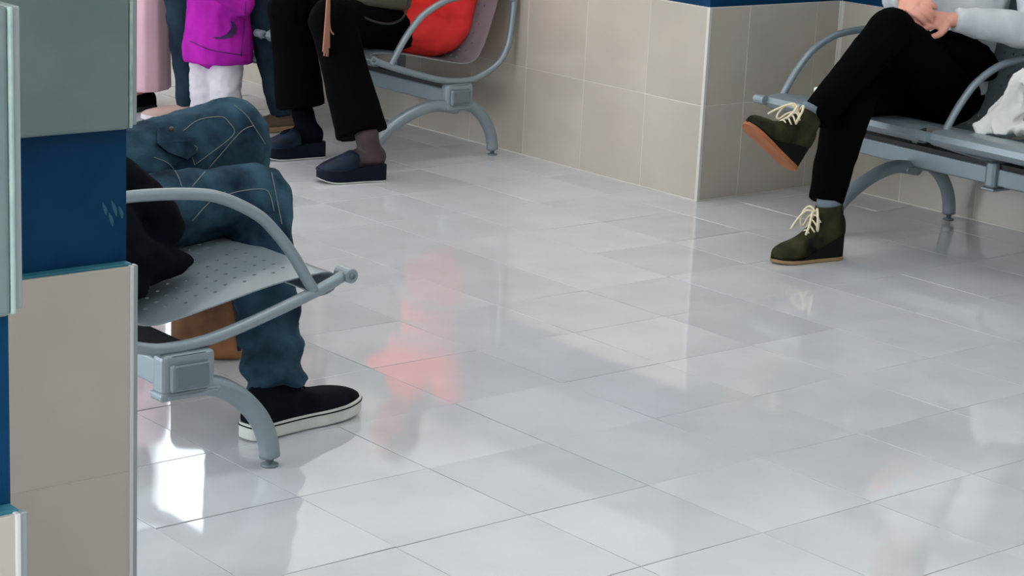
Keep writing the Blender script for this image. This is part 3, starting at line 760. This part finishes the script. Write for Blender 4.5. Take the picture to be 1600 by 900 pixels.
# --- standing person in long pink coat at the back, mostly behind the pillar
pb = V((2.355, 2.585, 0))
J = dict(pel=pb+V((0, 0, .90)), chest=pb+V((0, 0, 1.25)), neck=pb+V((0, 0, 1.46)), head=pb+V((-.02, 0, 1.62)),
         hl=pb+V((0, -.09, .88)), kl=pb+V((0, -.09, .48)), al=pb+V((.02, -.09, .09)), fl=pb+V((-.08, -.10, .04)),
         hr=pb+V((0, .09, .88)), kr=pb+V((-.02, .09, .48)), ar=pb+V((0, .09, .09)), fr=pb+V((-.10, .10, .04)),
         sl=pb+V((0, -.18, 1.36)), el=pb+V((0, -.24, 1.10)), wl=pb+V((-.05, -.25, .88)), sr=pb+V((0, .18, 1.36)), er=pb+V((0, .24, 1.10)), wr=pb+V((-.05, .25, .88)))
g = figure('person', 'person in a long pale pink coat standing at the back left', pb, J, (-1, .2, 0), NAVY, PINK, rleg=[.055, .06, .055, .055, .055, .055], ank=dict(l=.96, r=.96), hair=HAIRB,
           top_chains=[chain([pb+V((0, 0, .085)), pb+V((0, 0, .35)), pb+V((0, 0, .65)), pb+V((0, 0, .95)), pb+V((0, 0, 1.2))], [(.165, .185), (.158, .178), (.15, .172), (.14, .17), (.125, .16)], ref=(-1, .2, 0), flatA=True)], owr=wr(.004, 7, (1, 1, .3)))
P5 = g['P']
flat_shoe(P5, tuple(pb+V((.06, -.09, .001))), tuple(pb+V((-.17, -.11, .001))), NAVY, BLACKP); flat_shoe(P5, tuple(pb+V((.04, .09, .001))), tuple(pb+V((-.19, .11, .001))), NAVY, BLACKP)

# --- sitter with crossed legs on the right bench
J = dict(pel=(3.545, -.61, .485), chest=(3.585, -.64, .83), neck=(3.56, -.64, 1.03), head=(3.52, -.64, 1.18),
         hr=(3.50, -.52, .465), kr=(3.050, -.67, .52), ar=(2.895, -.725, .150), fr=(2.875, -.72, .07),
         hl=(3.49, -.70, .475), kl=(3.090, -.765, .715), al=(2.855, -.712, .462), fl=(2.83, -.71, .43),
         sl=(3.62, -.85, .96), el=(3.61, -.93, .705), wl=(3.335, -.80, .735), sr=(3.62, -.49, .96), er=(3.50, -.45, .76), wr=(3.265, -.66, .790))
hd = dict(l=dict(d=(-.9, .42, -.02), n=(-.35, -.6, .75), side=-1, curl=.85), r=dict(d=(-.35, -.92, -.12), n=(-.75, .2, .65), side=1, curl=.75))
g = figure('person', 'person in a pale cardigan and black trousers sitting with legs crossed at right', (3.55, -.66, 0), J, (-1, 0, 0), BLACK, CARD, voxel=.0036,
           rleg=dict(l=[.100, .094, .066, .060, .050, .046], r=[.100, .096, .078, .066, .056, .050]), ank=dict(l=1.08, r=.92), twr=wr(.004, 14), hair=HAIRB, hands=hd,
           rtop=dict(w=(.125, .170), m=(.118, .158), c=(.115, .172), n=(.075, .10), arm=[.060, .058, .040]), owr=wr(.005, 18))
P6 = g['P']
wedge_boot(P6, (2.962, -.748, .001), (2.716, -.695, .001), None)
# raised boot: sole plane tilted, toe up-left
hl_, to_ = V((2.762, -.700, .288)), V((2.562, -.687, .436))
x = (to_-hl_).normalized(); zz = (V((2.870, -.71, .48))-hl_); zz = (zz-x*zz.dot(x)).normalized(); yy = zz.cross(x)
mx = Matrix((x, yy, zz)).transposed().to_4x4(); mx.translation = hl_
wedge_boot(P6, hl_, to_, None, 0, ORANGE, mx)
ph = tag(box('mobile_phone', (3.30, -.73, .792), (3.375, -.62, .802), BLACKP, None, .004), 'black mobile phone held on the lap of the crossed-leg sitter', 'phone')

lp = empty('lap_bag', (3.46, -.80, .60)); tag(lp, 'soft black bag lying on the lap under the cardigan sleeve', 'bag')
fuse('bag_body', [chain([(3.33, -.76, .655), (3.40, -.77, .635), (3.49, -.775, .600), (3.55, -.775, .57)], [(.045, .05), (.055, .06), (.06, .06), (.05, .05)])], .007, BLACK, lp, 2, wr(.006, 22))
# --- loose things
sc_ = empty('scarf', (3.46, -1.0, .40)); tag(sc_, 'crumpled white scarf heaped on the right bench seat beside the armrest', 'scarf')
ch = []
random.seed(11)
for k in range(13):
    x0 = 3.37+.017*k; y0 = -.945-.05*random.random(); u_ = random.uniform
    ch.append(chain([(x0-.06+u_(-.02, .02), y0+u_(-.05, .02), .412), (x0-.02, y0-.02, .425+u_(0, .03)), (x0+u_(0, .03), y0-u_(.02, .06), .47+u_(0, .06)), (x0+.05, y0-u_(.03, .10), .53+u_(0, .09)), (x0+.06, y0-u_(.05, .14), .50+u_(0, .10))],
                    [(.006, .024), (.009, .034), (.008, .036), (.009, .030), (.006, .022)], ref=(u_(-1, 1), u_(-1, 1), .6)))
for k in range(5):
    y1 = -1.00-.03*k
    ch.append(chain([(3.34+.02*k, y1, .412), (3.40, y1-.02, .430), (3.48, y1-.03, .425+.02*(k % 2))], [(.007, .022), (.010, .030), (.008, .026)], ref=(.2, u_(-1, 1), 1)))
fuse('scarf_cloth', ch, .005, SCARF, sc_, 1, wr(.003, 45))
nb = empty('shoulder_bag', (3.57, -1.33, .375)); tag(nb, 'dark blue fabric bag behind the white scarf at right edge', 'bag')
link('bag_body', box_me('bag_body', (-.12, -.10, 0), (.09, .10, .27), .03, 4), NAVYBAG, nb, True)
tube('handle', [(-.02, -.06, .26), (-.02, -.04, .36), (-.02, .04, .36), (-.02, .06, .26)], .007, NAVYBAG, nb)
ts = empty('tissue', (3.40, -.27, .41)); tag(ts, 'crumpled white tissue on the bench seat behind the crossed leg', 'tissue')
ch = [chain([(3.36, -.25, .425), (3.39, -.26, .435), (3.43, -.27, .45)], [.016, .020, .014]), chain([(3.45, -.30, .44), (3.47, -.30, .475)], [.016, .012])]
fuse('paper', ch, .005, TISSUE, ts, 1, wr(.005, 60))
hbg = empty('leather_bag', (.715, -.70, 0)); tag(hbg, 'tan leather bag with dark strap on the floor beneath the near bench', 'bag')
link('bag_body', box_me('bag_body', (-.10, -.05, 0), (.085, .05, .235), .03, 4), TAN, hbg, True).rotation_euler = (0, 0, -.6)
tube('strap', [(-.02, -.075, .22), (.005, -.085, .16), (.022, -.082, .09), (.03, -.075, .03)], .006, BLACKP, hbg)
